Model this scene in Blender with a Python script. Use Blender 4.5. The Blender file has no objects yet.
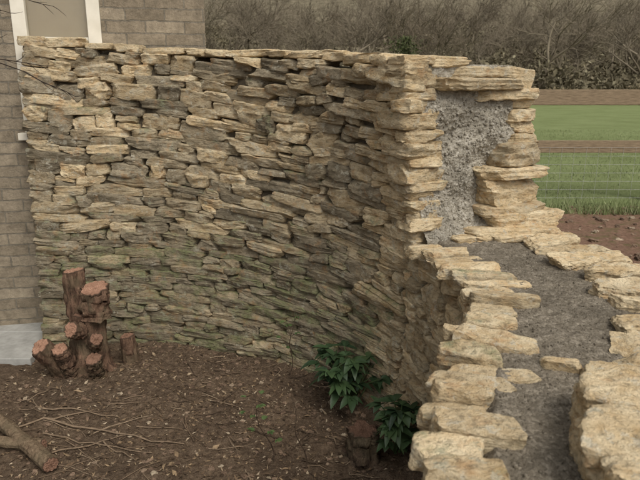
import bpy, math, random
import numpy as np
from mathutils import Vector, noise
SEED=7
R=random.Random(SEED); G=np.random.default_rng(SEED)
scene=bpy.context.scene
def link(o,parent=None):
    scene.collection.objects.link(o)
    if parent: o.parent=parent
    return o
def empty(name,loc=(0,0,0),rz=0):
    e=bpy.data.objects.new(name,None); e.location=loc; e.rotation_euler=(0,0,rz); e.empty_display_size=.2
    return link(e)
# ---------------------------------------------------------------- materials
class M:
    def __init__(s,name,rough=.9,spec=.2):
        s.m=bpy.data.materials.new(name); s.m.use_nodes=True
        s.nt=s.m.node_tree; s.n=s.nt.nodes; s.l=s.nt.links
        s.b=s.n['Principled BSDF']; s.b.inputs['Roughness'].default_value=rough
        s.b.inputs['Specular IOR Level'].default_value=spec
        s.tc=s.n.new('ShaderNodeTexCoord')
    def setin(s,sock,v):
        if v is None: return
        if isinstance(v,bpy.types.NodeSocket): s.l.new(v,sock)
        else: sock.default_value=v
    def coord(s,scale=(1,1,1),src='Object'):
        mp=s.n.new('ShaderNodeMapping'); mp.inputs['Scale'].default_value=scale
        s.l.new(s.tc.outputs[src],mp.inputs[0]); return mp.outputs[0]
    def noise(s,sc,det=4,rough=.6,vec=None,dist=0):
        t=s.n.new('ShaderNodeTexNoise'); t.inputs['Scale'].default_value=sc; t.inputs['Detail'].default_value=det
        t.inputs['Roughness'].default_value=rough; t.inputs['Distortion'].default_value=dist
        s.l.new(vec if vec else s.tc.outputs['Object'],t.inputs['Vector']); return t.outputs['Fac']
    def voro(s,sc,vec=None,feat='F1',out='Distance'):
        t=s.n.new('ShaderNodeTexVoronoi'); t.feature=feat; t.inputs['Scale'].default_value=sc
        s.l.new(vec if vec else s.tc.outputs['Object'],t.inputs['Vector']); return t.outputs[out]
    def ramp(s,f,stops):
        r=s.n.new('ShaderNodeValToRGB'); e=r.color_ramp.elements
        while len(e)<len(stops): e.new(.5)
        for i,(p,c) in enumerate(stops):
            e[i].position=p
            e[i].color=(c,c,c,1) if isinstance(c,(int,float)) else (*c,1)
        s.l.new(f,r.inputs[0]); return r.outputs[0]
    def mix(s,f,a,b,mode='MIX'):
        x=s.n.new('ShaderNodeMix'); x.data_type='RGBA'; x.blend_type=mode
        s.setin(x.inputs[0],f)
        s.setin(x.inputs[6],(*a,1) if isinstance(a,tuple) else a)
        s.setin(x.inputs[7],(*b,1) if isinstance(b,tuple) else b)
        return x.outputs[2]
    def math(s,op,a,b=None,clamp=False):
        x=s.n.new('ShaderNodeMath'); x.operation=op; x.use_clamp=clamp
        s.setin(x.inputs[0],a); s.setin(x.inputs[1],b); return x.outputs[0]
    def bump(s,h,strength=.5,dist=.01,prev=None):
        b=s.n.new('ShaderNodeBump'); b.inputs['Strength'].default_value=strength; b.inputs['Distance'].default_value=dist
        s.l.new(h,b.inputs['Height'])
        if prev: s.l.new(prev,b.inputs['Normal'])
        return b.outputs[0]
    def attr(s,name):
        a=s.n.new('ShaderNodeAttribute'); a.attribute_name=name
        sep=s.n.new('ShaderNodeSeparateColor'); s.l.new(a.outputs['Color'],sep.inputs[0]); return sep.outputs
    def col(s,c): s.setin(s.b.inputs['Base Color'],(*c,1) if isinstance(c,tuple) else c)
    def nrm(s,n): s.l.new(n,s.b.inputs['Normal'])

def stone_mat():
    m=M('limestone',.95,.12)
    a=m.attr('tone'); r,g,b=a[0],a[1],a[2]
    st=m.coord((1,1,2.6))
    n1=m.noise(10,5,.68,st); n2=m.noise(46,5,.72,st); n3=m.noise(4,3,.6)
    grey=m.mix(m.ramp(n1,[(.3,0.),(.7,1.)]),(.18,.148,.098),(.47,.395,.275))
    warm=m.mix(m.ramp(n1,[(.3,0.),(.7,1.)]),(.50,.35,.18),(.78,.66,.45))
    f=m.math('ADD',g,m.math('MULTIPLY',m.math('SUBTRACT',n3,.5),.9),True)
    c=m.mix(m.ramp(f,[(.22,0.),(.62,1.)]),grey,warm)
    n4=m.noise(17,3,.65)
    c=m.mix(m.math('MULTIPLY',m.ramp(n4,[(.56,0.),(.68,1.)]),.5),c,(.48,.28,.13))
    c=m.mix(1.0,c,m.ramp(r,[(0.,.62),(1.,1.2)]),'MULTIPLY')
    c=m.mix(m.math('MULTIPLY',m.ramp(n2,[(.34,1.),(.5,0.)]),.55),c,(.10,.082,.052))
    li=m.math('MULTIPLY',m.ramp(m.noise(24,4,.75),[(.56,0.),(.63,1.)]),.5)
    c=m.mix(li,c,(.58,.55,.45))
    geo=m.n.new('ShaderNodeNewGeometry'); sx=m.n.new('ShaderNodeSeparateXYZ'); m.l.new(geo.outputs['Normal'],sx.inputs[0])
    mo=m.math('ADD',m.math('MULTIPLY',m.noise(12,4,.72),1.1),m.math('MULTIPLY',sx.outputs[2],.12))
    mo=m.math('ADD',mo,m.math('MULTIPLY',m.math('SUBTRACT',b,1.0),.5))
    mf=m.ramp(mo,[(.42,0.),(.66,.8)])
    c=m.mix(mf,c,m.mix(m.ramp(n2,[(.3,0.),(.7,1.)]),(.07,.078,.032),(.25,.27,.125)))
    m.col(c)
    h=m.math('ADD',n1,m.math('MULTIPLY',n2,.6))
    nb=m.bump(h,1.,.022)
    nb=m.bump(m.noise(170,3,.8),.7,.004,nb)
    m.nrm(nb); return m.m
def mortar_mat(name,c1,c2,c3):
    m=M(name,.95,.15)
    n=m.noise(34,5,.8); v=m.voro(110); cc=m.voro(110,out='Color')
    sp=m.n.new('ShaderNodeSeparateColor'); m.l.new(cc,sp.inputs[0])
    c=m.mix(m.ramp(n,[(.3,0.),(.7,1.)]),c1,c2)
    c=m.mix(m.math('MULTIPLY',m.ramp(sp.outputs[0],[(.6,0.),(.9,1.)]),.6),c,c3)
    c=m.mix(m.math('MULTIPLY',m.ramp(m.noise(4,4),[(.4,0.),(.65,1.)]),.5),c,tuple(x*.6 for x in c1))
    m.col(c)
    nb=m.bump(n,.9,.02); nb=m.bump(m.math('SUBTRACT',1.,v),.6,.006,nb); nb=m.bump(m.noise(260,3,.8),.6,.003,nb)
    m.nrm(nb); return m.m
STONE=stone_mat()
MORT_L=mortar_mat('lime_mortar',(.30,.27,.21),(.54,.49,.40),(.70,.65,.56))
MORT_D=mortar_mat('dark_bed_mortar',(.155,.13,.095),(.31,.268,.205),(.45,.395,.31))  # darker, browner mortar tone for the low wall bed
def simple(name,c1,c2,sc=20,rough=.9,bump=.4,bd=.01,scale=(1,1,1),spec=.2,src='Object'):
    m=M(name,rough,spec); v=m.coord(scale,src); n=m.noise(sc,5,.65,v)
    m.col(m.mix(m.ramp(n,[(.3,0.),(.7,1.)]),c1,c2)); m.nrm(m.bump(n,bump,bd)); return m.m
CORE=simple('gap_shade_wall_core',(.06,.048,.032),(.14,.115,.08),25)  # core fill coloured dark, painting shade into the gaps between stones
def toned(name,stops,sc=30,rough=.85,spec=.25,bump=.3,lo=.65):
    m=M(name,rough,spec); a=m.attr('tone'); n=m.noise(sc,3)
    c=m.ramp(a[0],stops); c=m.mix(1.,c,m.ramp(n,[(.3,lo),(.7,1.2)]),'MULTIPLY'); m.col(c)
    if bump: m.nrm(m.bump(n,bump,.005))
    return m.m
# ---------------------------------------------------------------- mesh accumulation
class Acc:
    def __init__(s): s.v=[];s.f=[];s.c=[];s.n=0
    def add(s,v,f,c=(0,0,0)):
        s.v.append(v); s.f.append(np.asarray(f)+s.n); s.n+=len(v)
        cc=np.empty((len(v),3)); cc[:]=c; s.c.append(cc)
    def build(s,name,mat,parent=None,smooth=True,sharp=None):
        v=np.concatenate(s.v).astype(np.float32); c=np.concatenate(s.c)
        me=bpy.data.meshes.new(name); me.vertices.add(len(v)); me.vertices.foreach_set('co',v.ravel())
        lt=np.concatenate([np.full(len(f),f.shape[1]) for f in s.f]); li=np.concatenate([f.ravel() for f in s.f])
        me.loops.add(len(li)); me.loops.foreach_set('vertex_index',li.astype(np.int32))
        me.polygons.add(len(lt)); st=np.concatenate([[0],np.cumsum(lt)[:-1]])
        me.polygons.foreach_set('loop_start',st.astype(np.int32))
        me.update(calc_edges=True); me.validate()
        me.polygons.foreach_set('use_smooth',np.full(len(me.polygons),smooth))
        if sharp: me.set_sharp_from_angle(angle=math.radians(sharp))
        at=me.attributes.new('tone','FLOAT_COLOR','POINT')
        at.data.foreach_set('color',np.concatenate([c,np.ones((len(c),1))],1).astype(np.float32).ravel())
        me.materials.append(mat); o=bpy.data.objects.new(name,me); return link(o,parent)
TC={}
def tmpl(nx,ny,nz):
    k=(nx,ny,nz)
    if k in TC: return TC[k]
    idx={};V=[];F=[]
    def vi(i,j,l):
        t=(i,j,l)
        if t not in idx: idx[t]=len(V); V.append((2*i/nx-1,2*j/ny-1,2*l/nz-1))
        return idx[t]
    for i in range(nx):
        for j in range(ny):
            F.append((vi(i,j,0),vi(i,j+1,0),vi(i+1,j+1,0),vi(i+1,j,0)))
            F.append((vi(i,j,nz),vi(i+1,j,nz),vi(i+1,j+1,nz),vi(i,j+1,nz)))
        for l in range(nz):
            F.append((vi(i,0,l),vi(i+1,0,l),vi(i+1,0,l+1),vi(i,0,l+1)))
            F.append((vi(i,ny,l),vi(i,ny,l+1),vi(i+1,ny,l+1),vi(i+1,ny,l)))
    for j in range(ny):
        for l in range(nz):
            F.append((vi(0,j,l),vi(0,j,l+1),vi(0,j+1,l+1),vi(0,j+1,l)))
            F.append((vi(nx,j,l),vi(nx,j+1,l),vi(nx,j+1,l+1),vi(nx,j,l+1)))
    TC[k]=(np.array(V),np.array(F)); return TC[k]
def stone(acc,c,T,N,dims,n=(8,5,5),tone=(.5,.5,.5),tilt=0.,k=7.,rough=1.,planes=7,corner=.13,flat=False):
    V,F=tmpl(*n); p=V.copy()
    kn=(np.abs(p)**k).sum(1)**(1/k); p/=kn[:,None]
    co=G.uniform(-corner,corner,(2,2,2,3)); u=(p+1)/2; u=np.clip(u,0,1)
    off=np.zeros_like(p)
    for a in (0,1):
        for b in (0,1):
            for d in (0,1):
                w=(u[:,0] if a else 1-u[:,0])*(u[:,1] if b else 1-u[:,1])*(u[:,2] if d else 1-u[:,2])
                off+=w[:,None]*co[a,b,d]
    p=p+off
    D=np.array(dims)/2; p=p*D
    for _ in range(planes):
        nn=G.normal(size=3)
        if flat: nn[2]*=.35
        nn/=np.linalg.norm(nn)
        q=np.linalg.norm(nn*D)
        box=(np.abs(nn)*D).sum()
        d=q+(box-q)*G.uniform(.05,.7)
        ex=p@nn-d; msk=ex>0; p[msk]-=ex[msk,None]*nn
    mn=min(dims)
    for o,(wl,am) in enumerate(((.10,.05),(.05,.032),(.022,.024),(.011,.016))):
        for _ in range(3):
            kk=G.normal(size=3); kk/=np.linalg.norm(kk); kk[2]*=1.6; ph=G.uniform(0,6.28)
            dr=G.normal(size=3); dr/=np.linalg.norm(dr); dr[2]*=.5
            p+= (np.sin(p@kk*6.28/wl+ph)*am*min(mn,.08)*rough)[:,None]*dr
    lay=G.uniform(-1,1,12); zi=np.clip(((p[:,2]/D[2]+1)/2*11).astype(int),0,11)
    p[:,:2]*=(1+lay[zi]*.022*rough)[:,None]
    if tilt:
        ct,sn=math.cos(tilt),math.sin(tilt); x=p[:,0]*ct-p[:,2]*sn; z=p[:,0]*sn+p[:,2]*ct; p[:,0]=x;p[:,2]=z
    w=np.array(c)+p[:,0:1]*np.array([T[0],T[1],0])+p[:,1:2]*np.array([N[0],N[1],0])+p[:,2:3]*np.array([0,0,1.])
    acc.add(w,F,tone)
def rnds(): return float(G.beta(1.6,1.6))
# ---------------------------------------------------------------- wall path
PTS=[(-2.3,3.40),(-1.74,3.50),(-1.08,3.56),(-.42,3.36),(0.0,3.09),(.29,2.74),(.425,2.36),(.43,1.96),(.27,1.50),(.12,.96),(.07,.35),(.08,-.3),(.1,-.8)]
def cr(p0,p1,p2,p3,t):
    return tuple(.5*((2*b)+(-a+c)*t+(2*a-5*b+4*c-d)*t*t+(-a+3*b-3*c+d)*t**3) for a,b,c,d in zip(p0,p1,p2,p3))
dense=[]
for i in range(1,len(PTS)-2):
    for j in range(60): dense.append(cr(PTS[i-1],PTS[i],PTS[i+1],PTS[i+2],j/60))
dense=np.array(dense)
ker=np.ones(25)/25
pad=np.concatenate([np.repeat(dense[:1],12,0)+(dense[0]-dense[1])*np.arange(12,0,-1)[:,None],dense,np.repeat(dense[-1:],12,0)+(dense[-1]-dense[-2])*np.arange(1,13)[:,None]])
dense=np.stack([np.convolve(pad[:,k],ker,'valid') for k in (0,1)],1)
SL=np.concatenate([[0],np.cumsum(np.linalg.norm(np.diff(dense,axis=0),axis=1))]); SMAX=SL[-1]
def P(s):
    s=np.clip(s,0,SMAX); return np.array([np.interp(s,SL,dense[:,0]),np.interp(s,SL,dense[:,1])])
def frame(s):
    a=P(max(s-.04,0)); b=P(min(s+.04,SMAX)); t=(b-a)/np.linalg.norm(b-a); return P(s),t,np.array([-t[1],t[0]])
SE=min((abs(P(s)[1]-2.63)+(P(s)[0]<0)*9,s) for s in np.arange(0,SMAX,.01))[1]
LOWZ=.91
def ftop(s): return 1.87-.15*(s/SE)+.006*math.sin(s*5)
def thick(s): return .34+.56*min(1,max(0,(s)/1.7))
B=.10
def wpt(s,w,z):
    p,t,n=frame(s); q=p+n*w; return np.array([q[0],q[1],z]),t,n
def inner(s,z):
    k=max(0,min(1,(s-(SE-1.3))/1.1)) if s<SE+.02 else 0
    return B*min(z,.85)+max(0,z-.85)*(B-.20*k)
def outer(s,z): return thick(s)-B*z*(thick(s)/.9)
def fb(x,y,z,sc): return noise.noise(Vector((x*sc,y*sc,z*sc)))
def courses(s0,s1,top,hf,lf,z0=-.07,ds=.01,seed=1,split=.08,tall=.03,wav=.24):
    r=random.Random(seed); n=int(round((s1-s0)/ds)); S=s0+(np.arange(n)+.5)*ds
    tp=np.array([top(s) for s in S]); lv=[np.full(n,z0)]
    k=0
    while (lv[-1]<tp-.01).any():
        h=hf(r,k,float(lv[-1].mean()))
        hs=np.array([h*(1+wav*fb(s*1.4,k*3.7,seed,1)+.26*fb(s*5,k*2.1,seed+5,1)) for s in S])*np.array([hsc(s) for s in S])
        z=np.minimum(lv[-1]+np.maximum(hs,.022),tp); z=np.where(tp-z<.026,tp,z); lv.append(z); k+=1
    cur=lv[0].copy(); out=[]
    for k in range(1,len(lv)):
        Z=lv[k]; Z2=lv[min(k+1,len(lv)-1)]; nxt=cur.copy(); i=0
        while i<n:
            if Z[i]-cur[i]<.014: i+=1; continue
            L=lf(r,S[i],cur[i]); e=i+1
            while e<n and e-i<L/ds and abs(cur[e]-cur[e-1])<.014 and Z[e]-cur[e]>=.014: e+=1
            if n-e<.05/ds and all(Z[q]-cur[q]>=.014 for q in range(e,n)): e=n
            a,b=i,e; i=e
            if (b-a)*ds<.022: nxt[a:b]=Z[a:b]; continue
            base=float(cur[a:b].mean()); h=float((Z[a:b]-cur[a:b]).mean()); sl=(cur[b-1]+Z[b-1]-cur[a]-Z[a])/2/max((b-a)*ds,.03)
            u=r.random(); Lm=(b-a)*ds; sm=s0+(a+b)/2*ds
            if u<tall and .10<Lm<.30 and k<len(lv)-2 and h<.05:
                h2=float((Z2[a:b]-cur[a:b]).mean()); out.append((sm,Lm,base,h2,sl)); nxt[a:b]=Z2[a:b]; continue
            if u>1-split and h>.055:
                f=r.uniform(.38,.62); out.append((sm,Lm,base,h*f,sl)); 
                if Lm>.2: 
                    g=r.uniform(.35,.65); out.append((sm-Lm/2+Lm*g/2,Lm*g,base+h*f,h*(1-f),sl)); out.append((sm+Lm/2-Lm*(1-g)/2,Lm*(1-g),base+h*f,h*(1-f),sl))
                else: out.append((sm,Lm,base+h*f,h*(1-f),sl))
            else: out.append((sm,Lm,base,h,sl))
            nxt[a:b]=Z[a:b]
        cur=nxt
    return out
wall=empty('curved_dry_stone_wall')
A=Acc()
def tone_face(s,z):
    lowness=max(0,min(1,(.9-z)/.35))*max(0,min(1,(SE+.2-s)/.5))
    w=rnds()
    g=.17+.42*w; 
    u=R.random()
    if u<.28: g=.72+.28*R.random()
    elif u>.82: g=.06
    g=g*(1-.55*lowness)
    if s>SE-.3 : g=max(g,.45+.3*R.random())
    r=R.random()*(.95-.3*lowness)+.05
    moss=.26+.40*R.random()+.32*lowness
    if z>1.5: moss-=.1
    if s>SE-.2: moss-=.12
    return (r,g,moss)
def hsc(s): return 1.12-.30*min(1,s/SE)
def hf_hi(r,k,z):
    if z<.74: return r.uniform(.034,.054)
    return r.choice([r.uniform(.042,.06),r.uniform(.052,.078)])
def lf_hi(r,s,z):
    return r.choice([r.uniform(.08,.18),r.uniform(.16,.34)]) if z<.75 else r.choice([r.uniform(.09,.19),r.uniform(.17,.36)])
def lay(cells,fn,sign,depth,res,tonefn,jit=.014,gap=.001,rough=1.):
    for (s,L,z,h,sl) in cells:
        dp=depth()
        zc=z+h/2; p,t,n=frame(s)
        j=R.uniform(-jit,jit)
        w=fn(s,zc)+sign*(dp/2+j)
        q=p+n*w
        N=n+t*R.uniform(-.08,.08)
        stone(A,(q[0],q[1],zc),t,N,(L*1.12-gap,dp,h*1.22-gap),res,tonefn(s,zc),tilt=max(-.12,min(.12,sl))+R.uniform(-.03,.03),k=R.uniform(6,18),planes=R.choice([5,6,7]),corner=R.uniform(.10,.22),rough=rough)
cells=courses(0,SE,lambda s:ftop(s)-.045,hf_hi,lf_hi,seed=11)
lay(cells,inner,1,lambda:R.uniform(.14,.22),(14,5,8),tone_face,.008)
NS=len(cells)
cells=courses(SE,SMAX,lambda s:LOWZ-.055,lambda r,k,z:r.uniform(.045,.07),lambda r,s,z:r.uniform(.08,.24),seed=5)
lay(cells,inner,1,lambda:R.uniform(.14,.22),(14,7,8),tone_face,.012)
def otone(s,z): return (.3+.6*rnds(),.35+.5*rnds(),.25+.3*rnds())
cells=courses(.9,SE,lambda s:ftop(s)-.05,lambda r,k,z:r.uniform(.08,.13),lambda r,s,z:r.uniform(.16,.4),seed=21)
lay(cells,outer,-1,lambda:R.uniform(.14,.2),(7,4,5),otone,.015)
cells=courses(SE,SMAX,lambda s:LOWZ-.06,lambda r,k,z:r.uniform(.08,.13),lambda r,s,z:r.uniform(.14,.34),seed=22)
lay(cells,outer,-1,lambda:R.uniform(.14,.2),(7,4,5),otone,.015)
# jambs at the step: inner stack
z=LOWZ-.02
i=0
while z<ftop(SE)-.06:
    h=R.choice([R.uniform(.038,.05),R.uniform(.055,.08)]); L=.14 if i%2 else .24; f=(z-LOWZ)/.8; dp=R.uniform(.10,.16)+.07*(1-f)
    p,t,n=frame(SE-L/2+R.uniform(0,.03)+.01); q=p+n*(inner(SE,z)+dp/2-.012+R.uniform(-.012,.012))
    stone(A,(q[0],q[1],z+h/2),t,n+t*R.uniform(-.15,.15),(L,dp,h*1.14),(14,14,8),(.35+.65*R.random(),.35+.55*R.random(),.25+.3*rnds()),tilt=R.uniform(-.05,.05),planes=7,corner=.2,rough=.9,k=12)
    z+=h; i+=1
# outer stack, larger stones raking forward at foot
z=LOWZ-.02;i=0
for h,dp,fw in ((.055,.47,.10),(.06,.36,.09),(.045,.40,.07),(.12,.34,.05),(.05,.37,.05),(.105,.26,.02),(.05,.21,.02),(.065,.19,.0),(.05,.18,-.01),(.045,.19,.0)):
    L=.28
    p,t,n=frame(SE-.08+fw+R.uniform(-.015,.02)); q=p+n*(outer(SE,z)-dp/2+.02*R.uniform(-1,1)+.01)
    stone(A,(q[0],q[1],z+h/2),t,n+t*R.uniform(-.22,.22),(L,dp,h*1.14),(18,20,12),(.45+.55*rnds(),.5+.45*rnds(),.1+.3*rnds()),tilt=R.uniform(-.06,.06),planes=9,corner=.24,rough=1.,k=12)
    z+=h; i+=1
for h,w0,w1,ds in ((.05,.34,.68,0.04),(.045,.12,.66,.05),(.045,.22,.60,.03)):
    p,t,n=frame(SE-.12+ds); q=p+n*((w0+w1)/2+.05)
    stone(A,(q[0],q[1],z+h/2),t,n+t*R.uniform(-.12,.12),(.3,w1-w0+.02,h*1.15),(18,26,8),(.7,.58,.2),tilt=R.uniform(-.03,.03),planes=8,corner=.2,rough=.9,flat=True,k=12)
    z+=h
# capping of the high wall
s=0.0
while s<SE-.05:
    L=R.uniform(.10,.28); L=min(L,SE-s+.01); zt=ftop(s+L/2); wi=inner(s,zt); wo=outer(s,zt); W=wo-wi
    if SE-s<.3: wo=wi+W*.5; W=wo-wi
    th=R.uniform(.030,.046)
    cut=wi+W*R.uniform(.35,.65)
    for a,b in ((wi-R.uniform(-.012,.015),cut),(cut,wo+.01)):
        p,t,n=frame(s+L/2); q=p+n*(a+b)/2
        stone(A,(q[0],q[1],zt-.04+th/2+R.uniform(-.005,.006)),t,n+t*R.uniform(-.12,.12),(L*1.07,b-a,th*1.18),(14,8,6),(.6+.4*rnds(),.5+.45*rnds(),.15+.4*rnds()),tilt=R.uniform(-.04,.04),planes=8,corner=.2,rough=1.,k=12)
    s+=L
# inner coping of the low wall (stones set across the wall)
s=SE+.01
while s<SMAX-.05:
    y=P(s)[1]; near=max(0,min(1,(2.0-y)/.8))
    L=R.uniform(.055,.10)+.014*near; th=R.uniform(.036,.056)+.006*near; dp=R.uniform(.15,.25)-.02*near
    p,t,n=frame(s+L/2); w=inner(s,LOWZ)+dp/2-.03+R.uniform(-.03,.03); q=p+n*w
    stone(A,(q[0],q[1],LOWZ-.055+th/2+R.uniform(-.016,.012)),t,n+t*R.uniform(-.25,.25),(L*.97,dp,th),(18,30,10),(.4+.6*R.random(),.5+.45*rnds(),.05+.5*R.random()),tilt=R.uniform(-.1,.1),planes=9,corner=.22,k=16,rough=.85,flat=True)
    s+=L
# outer coping
s=SE+.10
while s<SMAX-.05:
    y=P(s)[1]
    L=R.uniform(.08,.14)
    if y>1.62:
        a0=.53; th=R.uniform(.055,.08); wo=outer(s,LOWZ)+.03
    elif y>1.45: L=.12; a0=.44; th=.06; wo=outer(s,LOWZ)+.02
    else:
        L=R.uniform(.17,.20); a0=.385; th=R.uniform(.14,.16); wo=a0+.32
    z0=LOWZ-.055; a0+=R.uniform(-.03,.03); dp=wo-a0
    p,t,n=frame(s+L/2); q=p+n*(a0+dp/2)
    stone(A,(q[0],q[1],z0+th/2),t,n+t*R.uniform(-.2,.2),(L*.97,dp,th),(30,40,22),(.5+.5*rnds(),.6+.35*rnds(),.08+.3*rnds()),tilt=R.uniform(-.08,.08),planes=9,corner=.22,k=18,rough=.95)
    if y<=1.45:
        q=p+n*(wo+.10); stone(A,(q[0],q[1],LOWZ-.02),t,n,(L,.2,.10),(12,12,8),(.6,.6,.2),planes=9,corner=.25)
    s+=L
for (ds,w,L,dp,th,dz) in ((.10,.60,.09,.30,.04,.02),(.05,.34,.08,.16,.04,.01),(1.13,.36,.045,.10,.035,.005)):
    p,t,n=frame(SE+ds); q=p+n*w
    stone(A,(q[0],q[1],LOWZ-.02+dz),t,n,(L,dp,th),(12,20,6),(.8,.7,.1),tilt=.03,planes=11,corner=.28,rough=1.)
A.build('stones',STONE,wall,True,28)
def core(s0,s1,topf,name):
    n=int((s1-s0)/.06)+2; V=[];F=[]
    for i in range(n):
        s=s0+(s1-s0)*i/(n-1); zt=topf(s)
        for w,z in ((inner(s,0)+.05,-.1),(inner(s,.85)+.05,.85 if zt>.9 else zt-.01),(inner(s,zt)+.05,zt),(outer(s,zt)-.06,zt),(outer(s,0)-.06,-.1)):
            V.append(wpt(s,w,z)[0])
    for i in range(n-1):
        for k in range(5):
            a=i*5+k;b=i*5+(k+1)%5; F.append((a,a+5,b+5,b))
    c=Acc(); c.add(np.array(V),F); c.add(np.array(V[:5]),[(0,1,2,3,4)]); c.add(np.array(V[-5:]),[(4,3,2,1,0)]); c.build(name,CORE,wall,False)
core(0.03,SE-.05,lambda s:ftop(s)-.07,'core_high'); core(SE-.1,SMAX-.03,lambda s:LOWZ-.09,'core_low')
def lumps(x,y,z): 
    return .014*fb(x,y,z,7)+.007*fb(x,y,z,28)+.006*abs(fb(x,y,z,70))+.005*abs(fb(x,y,z,140))
def pebbles(m,k,fn,r0,r1):
    V2,F2=tmpl(2,2,2); U=V2/np.linalg.norm(V2,axis=1)[:,None]
    for _ in range(k):
        q=fn(); r=r0+(r1-r0)*R.random()**3
        v=U*r*(1+G.uniform(-.3,.3,(len(V2),1)))*G.uniform(.6,1.1,3); m.add(v+np.array(q),F2)
m=Acc(); s0,s1=SE-.06,SMAX-.6; ns=int((s1-s0)/.005); nw=90; V=[]
for i in range(ns):
    s=s0+(s1-s0)*i/(ns-1); p,t,n=frame(s); wa=inner(s,.85)+.075; wb=outer(s,LOWZ)-.08
    for j in range(nw):
        u=j/(nw-1); q=p+n*(wa+(wb-wa)*u)
        z=LOWZ-.024+lumps(q[0],q[1],0)+.035*math.exp(-(s-SE)/.06 if s>SE else 0)
        z-=.05*max(0,(abs(u-.5)-.42)/.08)
        V.append((q[0],q[1],z))
I=np.arange(ns*nw).reshape(ns,nw); F=np.stack([I[:-1,:-1],I[1:,:-1],I[1:,1:],I[:-1,1:]],-1).reshape(-1,4)
m.add(np.array(V),F)
def pf():
    s=R.uniform(SE,SMAX-.6); p,t,n=frame(s); u=R.uniform(.1,.9); wa=inner(s,.85)+.075; wb=outer(s,LOWZ)-.08
    q=p+n*(wa+(wb-wa)*u); return (q[0],q[1],LOWZ-.0245+lumps(q[0],q[1],0))
pebbles(m,5500,pf,.0015,.006)
m.build('mortar_bed',MORT_D,wall,True)
m=Acc(); nz=190; nw=80; V=[]
p,t,n=frame(SE)
def ef(u,z):
    wa=inner(SE,z)+.06; wb=outer(SE,z)-.12; w=wa+(wb-wa)*u
    f=(z-LOWZ)/.8
    d=-.02+.035*fb(w,z,3,7)+1.9*lumps(w,z,5.)+.06*math.exp(-max(f,0)/.10)
    q=p+n*w+t*d; return (q[0],q[1],z)
for i in range(nz):
    z=LOWZ-.05+(ftop(SE)-.03-LOWZ+.05)*i/(nz-1)
    for j in range(nw): V.append(ef(j/(nw-1),z))
I=np.arange(nz*nw).reshape(nz,nw); F=np.stack([I[:-1,:-1],I[:-1,1:],I[1:,1:],I[1:,:-1]],-1).reshape(-1,4)
m.add(np.array(V),F)
pebbles(m,3000,lambda:ef(R.uniform(.03,.97),R.uniform(LOWZ,ftop(SE)-.1)),.002,.010)
m.build('mortar_end',MORT_L,wall,True)
# ---------------------------------------------------------------- ground
def gz(x,y):
    b=.19*max(0,min(1,(y-4.0)/3.0))
    b+= .19*max(0,min(1,(x-1.3)/.8))*max(0,min(1,(y-2.)/2.5))*(1-max(0,min(1,(y-4.0)/3.0)))
    if y>58: b+=(y-58)*.17
    return b
def gdet(x,y):
    k=max(0,min(1,(8-abs(y-2.5))/3)); 
    return k*(.035*fb(x,y,0,1.6)+.016*fb(x,y,1,7)+.011*fb(x,y,2,22)+.009*fb(x,y,3,55))
def axis(a,b,fa,fb_,fine,grow=1.2):
    v=list(np.arange(fa,fb_,fine)); d=fine
    while v[-1]<b: d*=grow; v.append(v[-1]+d)
    d=fine
    while v[0]>a: d*=grow; v.insert(0,v[0]-d)
    return v
xs=axis(-260,260,-1.7,.8,.0125); ys=axis(-60,420,2.0,3.65,.0125)
g=Acc(); V=[(x,y,gz(x,y)+gdet(x,y)+(fb(x,y,0,.02)*4 if y>70 else 0)) for y in ys for x in xs]
I=np.arange(len(xs)*len(ys)).reshape(len(ys),len(xs)); F=np.stack([I[:-1,:-1],I[:-1,1:],I[1:,1:],I[1:,:-1]],-1).reshape(-1,4)
g.add(np.array(V),F)
m=M('ground_soil_and_grass',.97,.1)
n1=m.noise(3,4); n2=m.noise(28,5,.78); n3=m.noise(110,4,.8)
soil=m.mix(m.ramp(n2,[(.3,0.),(.7,1.)]),(.055,.036,.024),(.21,.15,.10))
soil=m.mix(m.math('MULTIPLY',m.ramp(n3,[(.52,0.),(.7,1.)]),.6),soil,(.32,.245,.17))
soil=m.mix(m.math('MULTIPLY',m.ramp(n1,[(.45,0.),(.65,1.)]),.35),soil,(.05,.035,.025))
red=m.mix(m.ramp(n2,[(.3,0.),(.7,1.)]),(.12,.066,.042),(.34,.215,.15))
red=m.mix(m.math('MULTIPLY',m.ramp(m.noise(6,5,.7),[(.52,0.),(.62,1.)]),.55),red,(.11,.12,.04))
grass=m.mix(m.ramp(m.noise(.7,5,.7),[(.3,0.),(.7,1.)]),(.165,.20,.075),(.25,.295,.13))
grass=m.mix(m.math('MULTIPLY',m.ramp(m.noise(9,5,.8),[(.35,0.),(.65,1.)]),.4),grass,(.12,.14,.055))
wood=m.mix(m.ramp(m.noise(.35,6,.8),[(.35,0.),(.65,1.)]),(.085,.072,.045),(.24,.205,.135))
sp=m.n.new('ShaderNodeSeparateXYZ'); m.l.new(m.tc.outputs['Object'],sp.inputs[0])
yy=m.math('ADD',sp.outputs[1],m.math('MULTIPLY',m.math('SUBTRACT',m.noise(2.5,4),.5),1.2))
def step(v,a,b):
    x=m.n.new('ShaderNodeMapRange'); x.inputs[1].default_value=a; x.inputs[2].default_value=b; m.l.new(v,x.inputs[0]); return x.outputs[0]
c=m.mix(step(yy,3.9,4.4),soil,red); c=m.mix(step(yy,6.7,7.1),c,grass); c=m.mix(step(yy,44,46),c,wood)
m.col(c); nb=m.bump(n2,.9,.02); nb=m.bump(n3,.8,.008,nb); m.nrm(nb)
g.build('ground',m.m,None,True)
lit=Acc()
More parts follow.
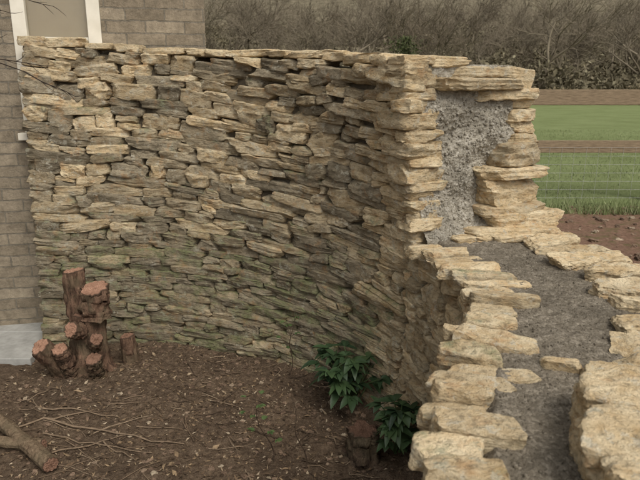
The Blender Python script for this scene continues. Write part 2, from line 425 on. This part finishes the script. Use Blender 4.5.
for k in range(8500):
    x=R.uniform(-1.75,.55); y=R.uniform(2.0,3.6)
    if x<-1.2 and y>3.3 and R.random()<.7: continue
    z=gz(x,y)+gdet(x,y)+.003
    l=R.uniform(.003,.014)*(1.0 if R.random()<.95 else 1.9); w=l*R.uniform(.15,.6); a=R.uniform(0,6.28); e1=np.array([math.cos(a),math.sin(a),R.uniform(-.5,.5)]); e2=np.array([-math.sin(a),math.cos(a),R.uniform(-.5,.5)])
    c=np.array([x,y,z]); cv=R.uniform(-.3,.3)*l
    v=[c-e1*l, c-e2*w+[0,0,cv], c+e1*l, c+e2*w+[0,0,cv]]
    lit.add(np.array(v),[(0,1,2,3)],(R.random()**1.5,0,0))
lit.build('leaf_litter',toned('dry_litter',[(0.,(.055,.036,.022)),(.4,(.14,.092,.055)),(.75,(.27,.19,.11)),(1.,(.42,.34,.24))],60),None,False)
cl=Acc()
for k in range(1900):
    q=k<700
    x=R.uniform(-1.75,.5) if q else R.uniform(1.5,6); y=R.uniform(2.0,3.5) if q else R.uniform(4,7); r=R.uniform(.003,.012) if q else .006+.03*R.random()**3
    V2,F2=tmpl(3,3,3); v=V2*(1-.25*(np.abs(V2).sum(1)-1)[:,None]/2)*r*(1+G.uniform(-.4,.3,(len(V2),1)))*np.array([1.2,1,.6]); a=R.uniform(0,3); v=v@np.array([[math.cos(a),math.sin(a),0],[-math.sin(a),math.cos(a),0],[0,0,1]])
    cl.add(v+np.array([x,y,gz(x,y)+gdet(x,y)]),F2,(R.random(),0,0))
cl.build('soil_clods',toned('soil_clod',[(0.,(.09,.058,.038)),(.85,(.24,.165,.112)),(1.,(.38,.31,.22))],40),None,False)
# ---------------------------------------------------------------- tubes
def tube(acc,pts,rad,n=8,tone=(.5,0,0),cap=True,bark=0.):
    pts=[np.array(p,float) for p in pts]; V=[];F=[]; m_=len(pts)
    for i,p in enumerate(pts):
        d=pts[min(i+1,m_-1)]-pts[max(i-1,0)]; d/=np.linalg.norm(d)+1e-9
        a=np.cross(d,[0,0,1.] if abs(d[2])<.9 else [1.,0,0]); a/=np.linalg.norm(a); b=np.cross(d,a)
        r=rad[i] if hasattr(rad,'__len__') else rad
        for k in range(n):
            th=6.2832*k/n; rr=r
            if bark: 
                rr*=1+bark*(noise.noise(Vector((math.cos(th)*3,math.sin(th)*3,i*.12+p[0]*9)))+.6*noise.noise(Vector((math.cos(th)*9,math.sin(th)*9,i*.2+p[1]*9))))
            V.append(p+(a*math.cos(th)+b*math.sin(th))*rr)
    for i in range(m_-1):
        for k in range(n):
            F.append((i*n+k,i*n+(k+1)%n,(i+1)*n+(k+1)%n,(i+1)*n+k))
    acc.add(np.array(V),F,tone)
    if cap=='cut': return V[-n:],pts[-1]
def lerp_pts(a,b,n,wob=0.):
    a=np.array(a,float);b=np.array(b,float)
    return [a+(b-a)*i/(n-1)+np.array([R.uniform(-wob,wob) for _ in range(3)])*(0<i<n-1) for i in range(n)]
tw=Acc()
for k in range(230):
    x=R.uniform(-1.6,.3); y=R.uniform(2.05,3.4); a=R.gauss(-.15,.7); l=R.uniform(.03,.18)
    if x<-.6 and y<2.7: l*=1.7
    dx,dy=math.cos(a)*l,math.sin(a)*l; n=5; pts=[]
    for i in range(n):
        u=i/(n-1); px,py=x+dx*u+R.uniform(-.006,.006),y+dy*u+R.uniform(-.006,.006); pts.append((px,py,gz(px,py)+gdet(px,py)+.004+R.uniform(0,.006)))
    r=R.uniform(.001,.003); tube(tw,pts,[r,r,r*.9,r*.8,r*.5],5,(R.random(),0,0))
BARKT=toned('twig_bark',[(0.,(.05,.033,.022)),(.6,(.16,.11,.07)),(1.,(.32,.24,.16))],50)
for (a,b,r) in (((-1.35,2.62),(-.62,2.42),.006),((-1.30,2.50),(-.75,2.36),.004),((-1.45,2.75),(-1.0,2.66),.005),((-1.2,2.36),(-.9,2.5),.004),((-1.5,2.55),(-1.15,2.70),.006),((-1.0,2.45),(-.8,2.28),.004)):
    pts=lerp_pts((*a,.02),(*b,.02),10,.008)
    for p in pts: p[2]=gz(p[0],p[1])+gdet(p[0],p[1])+.010
    tube(tw,pts,[r*(1-.06*i) for i in range(10)],7,(.75,0,0))
tw.build('fallen_twigs',BARKT)
# ---------------------------------------------------------------- stumps and logs
def bark_mat(name,c1,c2):
    m=M(name,.92,.15); v=m.coord((1,1,.3)); n=m.noise(45,5,.75,v); n2=m.noise(9,4)
    c=m.mix(m.ramp(n,[(.35,0.),(.65,1.)]),c1,c2); c=m.mix(m.math('MULTIPLY',m.ramp(n2,[(.45,0.),(.6,1.)]),.5),c,(.14,.115,.07)); m.col(c); m.nrm(m.bump(n,1.,.02)); return m.m
BARK=bark_mat('reddish_bark',(.055,.032,.022),(.26,.16,.105)); BARK2=bark_mat('dark_bark',(.04,.027,.019),(.15,.105,.07)); BARK3=bark_mat('log_bark',(.12,.08,.05),(.34,.25,.16))
def cut_mat(name,k):
    m=M(name,.85,.15); a=m.attr('tone'); v=m.n.new('ShaderNodeMath'); v.operation='SINE'; m.l.new(m.math('MULTIPLY',a[0],48.),v.inputs[0])
    c=m.mix(m.ramp(v.outputs[0],[(0.,0.),(1.,1.)]),tuple(k*x for x in (.33,.18,.12)),tuple(k*x for x in (.46,.29,.20)))
    c=m.mix(m.ramp(m.noise(22,5,.7),[(.35,0.),(.65,.8)]),c,tuple(k*x for x in (.20,.11,.07)))
    c=m.mix(m.ramp(a[0],[(.86,0.),(.95,1.)]),c,(.07,.045,.03)); m.col(c); m.nrm(m.bump(m.noise(90,4),.6,.005)); return m.m
CUT=cut_mat('cut_wood',1.); CUTD=cut_mat('old_cut_wood',.65)
def log(name_parent,part,a,b,r0,r1,mat,n=32,rings=26,bark=.22,flare=0,cut=None):
    ac=Acc(); pts=lerp_pts(a,b,rings,.0012); rad=[r0+(r1-r0)*i/(rings-1)+flare*math.exp(-i/rings*7) for i in range(rings)]
    V,c=tube(ac,pts,rad,n,(.5,0,0),'cut',bark); ac.build(part,mat,name_parent,True)
    d=pts[-1]-pts[-2]; d=d/np.linalg.norm(d)
    ct=Acc(); ring=np.array(V); vs=[];tn=[]; K=7
    for k in range(K+1):
        u=1-k/K
        for q in ring: vs.append(c+(q-c)*(u if k<K else .001)+d*(.001+.006*(k>0)+.003*R.uniform(-1,1)*(0<k<K))); tn.append((u,0,0))
    F=[]
    for k in range(K):
        for j in range(n): F.append((k*n+j,k*n+(j+1)%n,(k+1)*n+(j+1)%n,(k+1)*n+j))
    ct.add(np.array(vs),F,(0,0,0)); ct.c[-1]=np.array(tn,float); ct.build(part+'_cut_face',cut or CUT,name_parent,False)
st=empty('tree_stump',(.075,0,0))
log(st,'main_stem',(-1.40,3.20,-.03),(-1.395,3.21,.34),.095,.088,BARK,flare=.05,bark=.35,cut=CUTD)
log(st,'upper_stem',(-1.35,3.19,.33),(-1.335,3.17,.50),.082,.076,BARK,bark=.3)
log(st,'back_stem',(-1.455,3.24,.25),(-1.47,3.24,.58),.062,.058,BARK,bark=.3)
log(st,'front_stem',(-1.47,3.14,-.03),(-1.51,3.05,.19),.052,.046,BARK,bark=.25)
log(st,'side_stem',(-1.34,3.13,-.03),(-1.33,3.05,.13),.05,.044,BARK,bark=.25,cut=CUTD)
log(st,'left_stem',(-1.53,3.17,-.03),(-1.61,3.04,.21),.058,.05,BARK,flare=.01,bark=.25)
log(st,'stub',(-1.41,3.13,.26),(-1.43,3.04,.31),.046,.044,BARK,bark=.25)
log(st,'right_stub',(-1.36,3.15,.16),(-1.31,3.07,.24),.04,.035,BARK,bark=.25,cut=CUTD)
st2=empty('tree_stump',(.05,0,0)); log(st2,'stem',(-1.17,3.28,-.03),(-1.185,3.27,.17),.046,.041,BARK,flare=.012,cut=CUTD)
st3=empty('tree_stump'); log(st3,'stem',(.19,2.32,-.03),(.185,2.33,.14),.072,.06,BARK2,flare=.02,n=36,cut=cut_mat('grey_cut_wood',.35),bark=.4)
lg=empty('cut_log'); log(lg,'log',(-1.60,2.62,.05),(-1.14,2.22,.045),.026,.034,BARK3,cut=CUTD)
lg=empty('cut_log'); log(lg,'log',(-1.60,2.42,.035),(-1.24,2.37,.04),.024,.026,BARK3,cut=CUTD)
# ---------------------------------------------------------------- plants
def leaf_mat(name,c1,c2,rough=.45): 
    m=M(name,rough,.4); a=m.attr('tone'); c=m.mix(a[0],c1,c2); c=m.mix(m.math('MULTIPLY',m.noise(40,3),.5),c,tuple(x*.5 for x in c1)); m.col(c); m.nrm(m.bump(m.noise(70,3),.2,.003)); return m.m
LEAF=leaf_mat('hellebore_leaf',(.022,.045,.02),(.07,.12,.045)); LEAF2=leaf_mat('young_leaf',(.05,.09,.03),(.12,.17,.06))
def leaflet(acc,o,d,up,l,w,tone,droop=.3):
    d=np.array(d,float);d/=np.linalg.norm(d); s=np.cross(d,up); s/=np.linalg.norm(s)+1e-9; u=np.cross(s,d)
    V=[];n=7
    for i in range(n):
        t=i/(n-1); ww=w*math.sin(math.pi*min(1,t**.75*.97+.02))**.8; c=o+d*l*t-np.array([0,0,1])*droop*l*t*t
        V+= [c-s*ww+u*ww*.35,c,c+s*ww+u*ww*.35]
    F=[]
    for i in range(n-1):
        for k in (0,1): F.append((i*3+k,i*3+k+1,(i+1)*3+k+1,(i+1)*3+k))
    acc.add(np.array(V),F,(tone,0,0))
def hellebore(name,x,y,nl,spread,h):
    e=empty(name,(0,0,0)); L=Acc();S=Acc()
    for i in range(nl):
        a=R.uniform(0,6.28); rr=spread*R.uniform(.2,1); top=np.array([x+math.cos(a)*rr,y+math.sin(a)*rr*.8-.03,h*R.uniform(.35,1.)])
        p0=np.array([x+R.uniform(-.03,.03),y+R.uniform(-.03,.03),0]); mid=(p0+top)/2+np.array([0,0,.04])
        tube(S,[p0,mid,top],[.004,.003,.0025],6,(.4,0,0))
        k=R.choice([4,5,5,6]); tn=R.random()
        for j in range(k):
            b=a+(j-(k-1)/2)*R.uniform(.5,.75); leaflet(L,top,(math.cos(b),math.sin(b),R.uniform(-.15,.45)),(R.uniform(-.3,.3),R.uniform(-.3,.3),1),R.uniform(.045,.095),R.uniform(.013,.024),min(1,max(0,tn+R.uniform(-.2,.2))),R.uniform(.1,.7))
    L.build('leaves',LEAF,e); S.build('stems',LEAF2,e)
hellebore('hellebore_plant',.16,2.82,40,.19,.29); hellebore('hellebore_plant',.36,2.38,24,.12,.25)
def sapling(name,x,y,h,lean,nl,leaf=True):
    e=empty(name); S=Acc(); L=Acc(); pts=[np.array([x+lean*u+.012*math.sin(u*9),y+.01*math.sin(u*7),h*u]) for u in np.linspace(0,1,9)]
    tube(S,pts,[.0034*(1-.08*i) for i in range(9)],6,(.1,0,0))
    for i in range(nl):
        u=R.uniform(.3,1); p=pts[int(u*8)]; a=R.uniform(0,6.28); e2=p+np.array([math.cos(a)*.05,math.sin(a)*.05,.04]); tube(S,[p,e2],[.0016,.001],5,(.1,0,0))
        if leaf:
            for q in range(3): b=a+R.uniform(-1,1); leaflet(L,e2,(math.cos(b),math.sin(b),.3),(0,0,1),R.uniform(.02,.038),R.uniform(.006,.010),R.random(),.2)
    S.build('stem',BARKT,e)
    if leaf: L.build('leaves',LEAF2,e)
sapling('sapling',-.20,2.30,.36,-.10,11); sapling('sapling',-.06,2.25,.33,-.06,4,False); sapling('sapling',-.17,3.12,.38,.02,7)
# ---------------------------------------------------------------- boxes
def box(acc,a,b,bev=0,tone=(.5,0,0)):
    a=np.array(a,float);b=np.array(b,float); V,F=tmpl(1,1,1); acc.add((a+b)/2+V*(b-a)/2,F,tone)
def boxobj(name,bx,mat,parent,bevel=.004):
    ac=Acc(); [box(ac,*q) for q in bx]; o=ac.build(name,mat,parent,False)
    if bevel: md=o.modifiers.new('bev','BEVEL'); md.width=bevel; md.segments=2
    return o
ang=math.atan2(.22,1); house=empty('brick_house',(-.74,4.08,0),ang)
def brick_mat(axisx):
    m=M('grey_brick_'+axisx,.93,.15); sp=m.n.new('ShaderNodeSeparateXYZ'); m.l.new(m.tc.outputs['Object'],sp.inputs[0])
    cb=m.n.new('ShaderNodeCombineXYZ'); m.l.new(sp.outputs[0 if axisx=='x' else 1],cb.inputs[0]); m.l.new(sp.outputs[2],cb.inputs[1])
    nz_=m.n.new('ShaderNodeTexNoise'); nz_.inputs['Scale'].default_value=14; m.l.new(cb.outputs[0],nz_.inputs['Vector'])
    vm=m.n.new('ShaderNodeVectorMath'); vm.operation='MULTIPLY_ADD'; m.l.new(nz_.outputs['Color'],vm.inputs[0]); vm.inputs[1].default_value=(.018,.018,0); m.l.new(cb.outputs[0],vm.inputs[2])
    b=m.n.new('ShaderNodeTexBrick'); b.inputs['Scale'].default_value=1; b.inputs['Brick Width'].default_value=.24; b.inputs['Row Height'].default_value=.074
    b.inputs['Mortar Size'].default_value=.005; b.inputs['Mortar Smooth'].default_value=.4; b.inputs['Color1'].default_value=(.25,.205,.145,1); b.inputs['Color2'].default_value=(.39,.325,.235,1); b.inputs['Mortar'].default_value=(.25,.22,.17,1)
    m.l.new(vm.outputs[0],b.inputs['Vector']); n=m.noise(16,5,.75)
    m.col(m.mix(1.,b.outputs['Color'],m.ramp(n,[(.25,.5),(.75,1.3)]),'MULTIPLY'))
    nb=m.bump(m.math('SUBTRACT',1.,b.outputs['Fac']),.9,.014); nb=m.bump(m.noise(50,5,.8),.9,.014,nb); m.nrm(nb); return m.m
BX=brick_mat('x');BY=brick_mat('y')
wx0,wx1,wz0,wz1=-1.145,-.635,1.31,2.45
boxobj('front_wall',[((-6,0,-.2),(wx0,.25,5)),((wx1,0,-.2),(0,.25,5)),((wx0,0,-.2),(wx1,.25,wz0)),((wx0,0,wz1),(wx1,.25,5))],BX,house,0)
boxobj('side_wall',[((-.25,.25,-.2),(0,6,5))],BY,house,0); boxobj('far_side_wall',[((-6,.25,-.2),(-5.75,6,5))],BY,house,0); boxobj('back_wall',[((-5.75,5.75,-.2),(-.25,6,5))],BX,house,0)
PAINT=simple('white_paint',(.66,.61,.50),(.78,.73,.62),8,.5,.1,.002)
fr=.08
boxobj('window_frame',[((wx0+.001,-.015,wz0+.001),(wx0+fr,.06,wz1-.001)),((wx1-fr,-.015,wz0+.001),(wx1-.001,.06,wz1-.001)),((wx0+fr,-.014,wz0+.001),(wx1-fr,.06,wz0+.06)),((wx0+fr,-.014,wz1-.06),(wx1-fr,.06,wz1-.001)),((wx0+fr,.0,1.86),(wx1-fr,.05,1.885))],PAINT,house)
boxobj('window_sill',[((wx0-.03,-.07,wz0-.045),(wx1+.03,.0-.001,wz0-.001))],PAINT,house)
gl=M('window_glass',.06,.6); gl.col((.8,.76,.66)); gl.b.inputs['Transmission Weight'].default_value=.9; boxobj('glass',[((wx0+fr,.03,wz0+.06),(wx1-fr,.036,wz1-.06))],gl.m,house,0)
boxobj('blind',[((wx0+fr-.02,.07,wz0+.01),(wx1-fr+.02,.08,wz1-.02))],simple('cream_blind',(.6,.5,.34),(.68,.58,.4),6),house,0)
ROOF=simple('roof_tiles',(.06,.045,.035),(.13,.1,.08),12,.9,.6,.03)
rf=Acc(); rf.add(np.array([(-6.3,-.35,4.9),(.3,-.35,4.9),(.3,3,7.4),(-6.3,3,7.4),(.3,6.35,4.9),(-6.3,6.35,4.9),(-6.3,-.35,5.02),(.3,-.35,5.02),(.3,3,7.52),(-6.3,3,7.52),(.3,6.35,5.02),(-6.3,6.35,5.02)]),[(6,7,8,9),(9,8,10,11),(0,3,2,1),(3,5,4,2),(0,1,7,6),(1,2,8,7),(2,4,10,8),(5,11,10,4),(0,6,9,3),(3,9,11,5)]); rf.build('roof',ROOF,house,False)
pa=Acc(); 
for i in range(5):
    for j in range(2):
        x1=-1.72-.455*i; y1=3.27+j*.40
        box(pa,(x1-.45,y1-.0,-.04),(x1,y1+.395,.028+.002*((i+j)%2)))
o=pa.build('patio_paving',simple('paving_slab',(.27,.265,.24),(.41,.40,.37),14,.85,.3,.004),None,False); md=o.modifiers.new('b','BEVEL'); md.width=.006; md.segments=2
# ---------------------------------------------------------------- fence
fe=empty('post_and_rail_fence'); WOOD=simple('weathered_timber',(.13,.095,.06),(.33,.25,.16),10,.9,.5,.008,(1.,12,12))
WOODV=simple('post_timber',(.13,.095,.06),(.33,.25,.16),10,.9,.5,.008,(12,12,1.))
fy=7.4; bx=[];rails=[]
px=[-9.2+1.9*k for k in range(14)]
boxobj('posts',[((x-.05,fy,0),(x+.05,fy+.1,1.62)) for x in px],WOODV,fe)
for z0,z1 in ((1.37,1.55),(.80,.95)):
    for k in range(0,len(px)-1):
        rails.append(((px[k]+.002,fy-.042,z0+.006*math.sin(k*3)),(px[k+1]-.002,fy-.003,z1+.006*math.sin(k*3))))
boxobj('rails',rails,WOOD,fe,.006)
wi=Acc(); 
for z in np.linspace(.24,.86,7): tube(wi,[(px[0],fy-.05,z),(px[-1],fy-.05,z)],.0016,4)
x=px[0]
while x<px[-1]: tube(wi,[(x,fy-.05,.22),(x,fy-.05,.86)],.0014,4); x+=.15
wi.build('wire_netting',simple('galvanised_wire',(.35,.35,.33),(.5,.5,.47),30,.6,0.1),fe)
gb=Acc(); nb_=34000
X=G.uniform(1.8,10,nb_); Yv=6.6+G.uniform(0,1,nb_)**1.8*13; Hh=G.uniform(.02,.07,nb_)*(1+1.0*(Yv<7.2)); a=G.uniform(0,6.28,nb_)
base=np.stack([X,Yv,np.full(nb_,.175)],1); w=np.stack([np.cos(a),np.sin(a),0*a],1)*.006; tip=base+np.stack([G.normal(0,.035,nb_),G.normal(0,.035,nb_),Hh],1)
V=np.stack([base-w,base+w,tip],1).reshape(-1,3); gb.add(V,np.arange(nb_*3).reshape(-1,3)); gb.c[-1][:,0]=np.repeat(G.random(nb_),3)
gb.build('field_grass',toned('grass_blades',[(0.,(.135,.17,.06)),(.7,(.23,.275,.12)),(1.,(.34,.34,.19))],3,.7,bump=0),None,False)
# ---------------------------------------------------------------- background trees
def tree_mesh(name,h,seed,mat,dense_=5):
    r=random.Random(seed); ac=Acc()
    def br(p,d,l,rad,lv):
        n=4 if lv<3 else 2; pts=[p]; dd=np.array(d)
        for i in range(n):
            dd=dd+np.array([r.gauss(0,.13),r.gauss(0,.13),r.gauss(.04,.1)]); dd/=np.linalg.norm(dd); pts.append(pts[-1]+dd*l/n)
        tube(ac,pts,[rad*(1-.5*i/n) for i in range(n+1)],6 if lv<2 else 3,(r.random(),0,0))
        if lv>=dense_: return
        k=r.choice([3,4,5]) if lv<2 else r.choice([3,4])
        for j in range(k):
            u=r.uniform(.35,1); q=pts[min(n,int(u*n+.5))]
            a=r.uniform(0,6.28); sp=r.uniform(.4,.9); t1=np.cross(dd,[.3,.2,.9]); t1/=np.linalg.norm(t1); t2=np.cross(dd,t1)
            nd=dd+(t1*math.cos(a)+t2*math.sin(a))*sp; nd/=np.linalg.norm(nd)
            br(q,nd,l*r.uniform(.6,.85),max(rad*.45,.016),lv+1)
    br(np.zeros(3),np.array([0,0,1.]),h*.30,h*.016,0)
    return ac.build(name,mat,None,True)
def leafcloud(name,n,fn,size,mat,parent=None):
    ac=Acc(); C=np.array([fn() for _ in range(n)]); e1=G.normal(size=(n,3)); e1/=np.linalg.norm(e1,axis=1)[:,None]; e2=np.cross(e1,G.normal(size=(n,3))); e2/=np.linalg.norm(e2,axis=1)[:,None]
    s=G.uniform(.4,1.2,(n,1))*size; V=np.stack([C-e1*s,C-e2*s*.5,C+e1*s,C+e2*s*.5],1).reshape(-1,3)
    ac.add(V,np.arange(n*4).reshape(-1,4)); ac.c[-1][:,0]=np.repeat(G.random(n),4); return ac.build(name,mat,parent,False)
TW=toned('hazed_winter_twigs',[(0.,(.155,.125,.085)),(.5,(.24,.20,.14)),(1.,(.34,.285,.20))],.3,bump=0,lo=.5)  # twig colours lightened, with distance haze painted into them
TWD=toned('dark_winter_twigs',[(0.,(.08,.063,.043)),(1.,(.17,.135,.09))],1,bump=0)
wd=empty('woodland')
vs=[tree_mesh('tree_variant_%d'%i,h,30+i,TW) for i,h in enumerate((13,11,14,10))]
for v in vs: v.parent=wd
cnt=0
for row,(yb,n) in enumerate(((54,13),(62,16),(72,20),(86,26),(102,28))):
    for k in range(n):
        x=-22+k*(84/n)+R.uniform(-2,2); y=yb+R.uniform(-4,4); v=vs[cnt%4]
        if cnt<4: o=v
        else: o=bpy.data.objects.new('tree_instance',v.data); link(o,wd)
        o.location=(x,y,gz(x,y)-.1); o.rotation_euler=(0,0,R.uniform(0,6.28)); s=R.uniform(.7,1.2); o.scale=(s*1.1,s*1.1,s*1.0); cnt+=1
BUSH=toned('winter_scrub',[(0.,(.09,.076,.045)),(.5,(.17,.145,.088)),(.85,(.24,.205,.13)),(1.,(.29,.26,.165))],.25,bump=0,lo=.5)
def scrub():
    x=R.uniform(-25,60); y=47+80*R.random()**1.2; hh=1.9+2.8*fb(x,y,0,.22)+1.0*fb(x,y,4,.8)
    return (x,y,gz(x,y)+.1+max(.25,hh)*R.random()**.6)
leafcloud('undergrowth',100000,scrub,.26,BUSH,wd)
def hedge():
    x=R.uniform(-25,60); hh=1.2+.7*fb(x,0,0,.5); return (x,44.5+R.uniform(-.8,.8),.1+hh*R.random()**.8)
leafcloud('field_hedge',20000,hedge,.11,toned('hedge_foliage',[(0.,(.10,.078,.047)),(.6,(.20,.155,.095)),(1.,(.27,.225,.13))],1,bump=0))
t=tree_mesh('bare_oak_tree',8.5,77,TWD); t.location=(4.6,34,0.1)
def ivy():
    a=R.uniform(0,6.28); r=abs(R.gauss(0,.5)); z=R.uniform(.2,4.0); return (math.cos(a)*r,math.sin(a)*r,z)
leafcloud('ivy',4000,ivy,.09,toned('ivy_leaf',[(0.,(.06,.07,.03)),(1.,(.13,.145,.065))],2,bump=0),t)
nt=empty('small_fruit_tree'); ac=Acc()
tube(ac,[(-2.1,2.3,-.05),(-2.08,2.32,.8),(-2.12,2.36,1.6),(-2.05,2.4,2.5)],[.06,.05,.045,.03],12,(.3,0,0),True,.15)
def twig(p,d,l,r0,lv,j=.05):
    p=np.array(p);d=np.array(d,float);d/=np.linalg.norm(d); pts=[p]
    for i in range(6): d=d+np.array([R.gauss(0,j),R.gauss(0,j),R.gauss(0,j)]); d/=np.linalg.norm(d); pts.append(pts[-1]+d*l/6)
    tube(ac,pts,[r0*(1-.1*i) for i in range(7)],6,(.2,0,0))
    if lv: 
        for q in pts[2:]: twig(q,d+np.array([R.gauss(0,.5),R.gauss(0,.3),R.gauss(.1,.35)]),l*.24,r0*.55,lv-1,.1)
twig((-2.08,2.38,1.80),(1,.0,.07),1.08,.006,2); twig((-2.08,2.4,1.86),(1,.02,.02),1.0,.005,2); twig((-2.07,2.4,1.95),(1,.0,-.04),.98,.005,2)
ac.build('branches',toned('fruit_tree_bark',[(0.,(.03,.022,.016)),(1.,(.09,.06,.045))],30),nt)
# ---------------------------------------------------------------- light
w=bpy.data.worlds.new("World"); scene.world=w; w.use_nodes=True; nt_=w.node_tree
sky=nt_.nodes.new('ShaderNodeTexSky'); sky.sky_type='NISHITA'; sky.sun_disc=False
sd=Vector((.35,-.6,.8)).normalized(); el=math.asin(sd.z); sky.sun_elevation=el; sky.sun_rotation=math.atan2(sd.x,sd.y)
sky.dust_density=4; sky.air_density=1.0
hs=nt_.nodes.new('ShaderNodeHueSaturation'); hs.inputs['Saturation'].default_value=.1
nt_.links.new(sky.outputs[0],hs.inputs['Color']); bg=nt_.nodes['Background']; nt_.links.new(hs.outputs[0],bg.inputs[0]); bg.inputs[1].default_value=.15
L=bpy.data.lights.new('sun','SUN'); L.energy=1.5; L.angle=math.radians(28); L.color=(1,.92,.80); so=bpy.data.objects.new('sun',L); link(so); so.rotation_euler=sd.to_track_quat('Z','Y').to_euler()
cam=bpy.data.cameras.new('camera'); cam.lens=33.75; cam.sensor_width=36; cam.clip_start=.05; cam.clip_end=2000
cam.dof.use_dof=True; cam.dof.focus_distance=3.0; cam.dof.aperture_fstop=7
co=bpy.data.objects.new('camera',cam); link(co); co.location=(0,0,1.6); co.rotation_euler=(math.radians(90-14.5),0,0); scene.camera=co
scene.view_settings.view_transform='Standard'; scene.view_settings.look='None'; scene.view_settings.exposure=0
print('cells',NS)
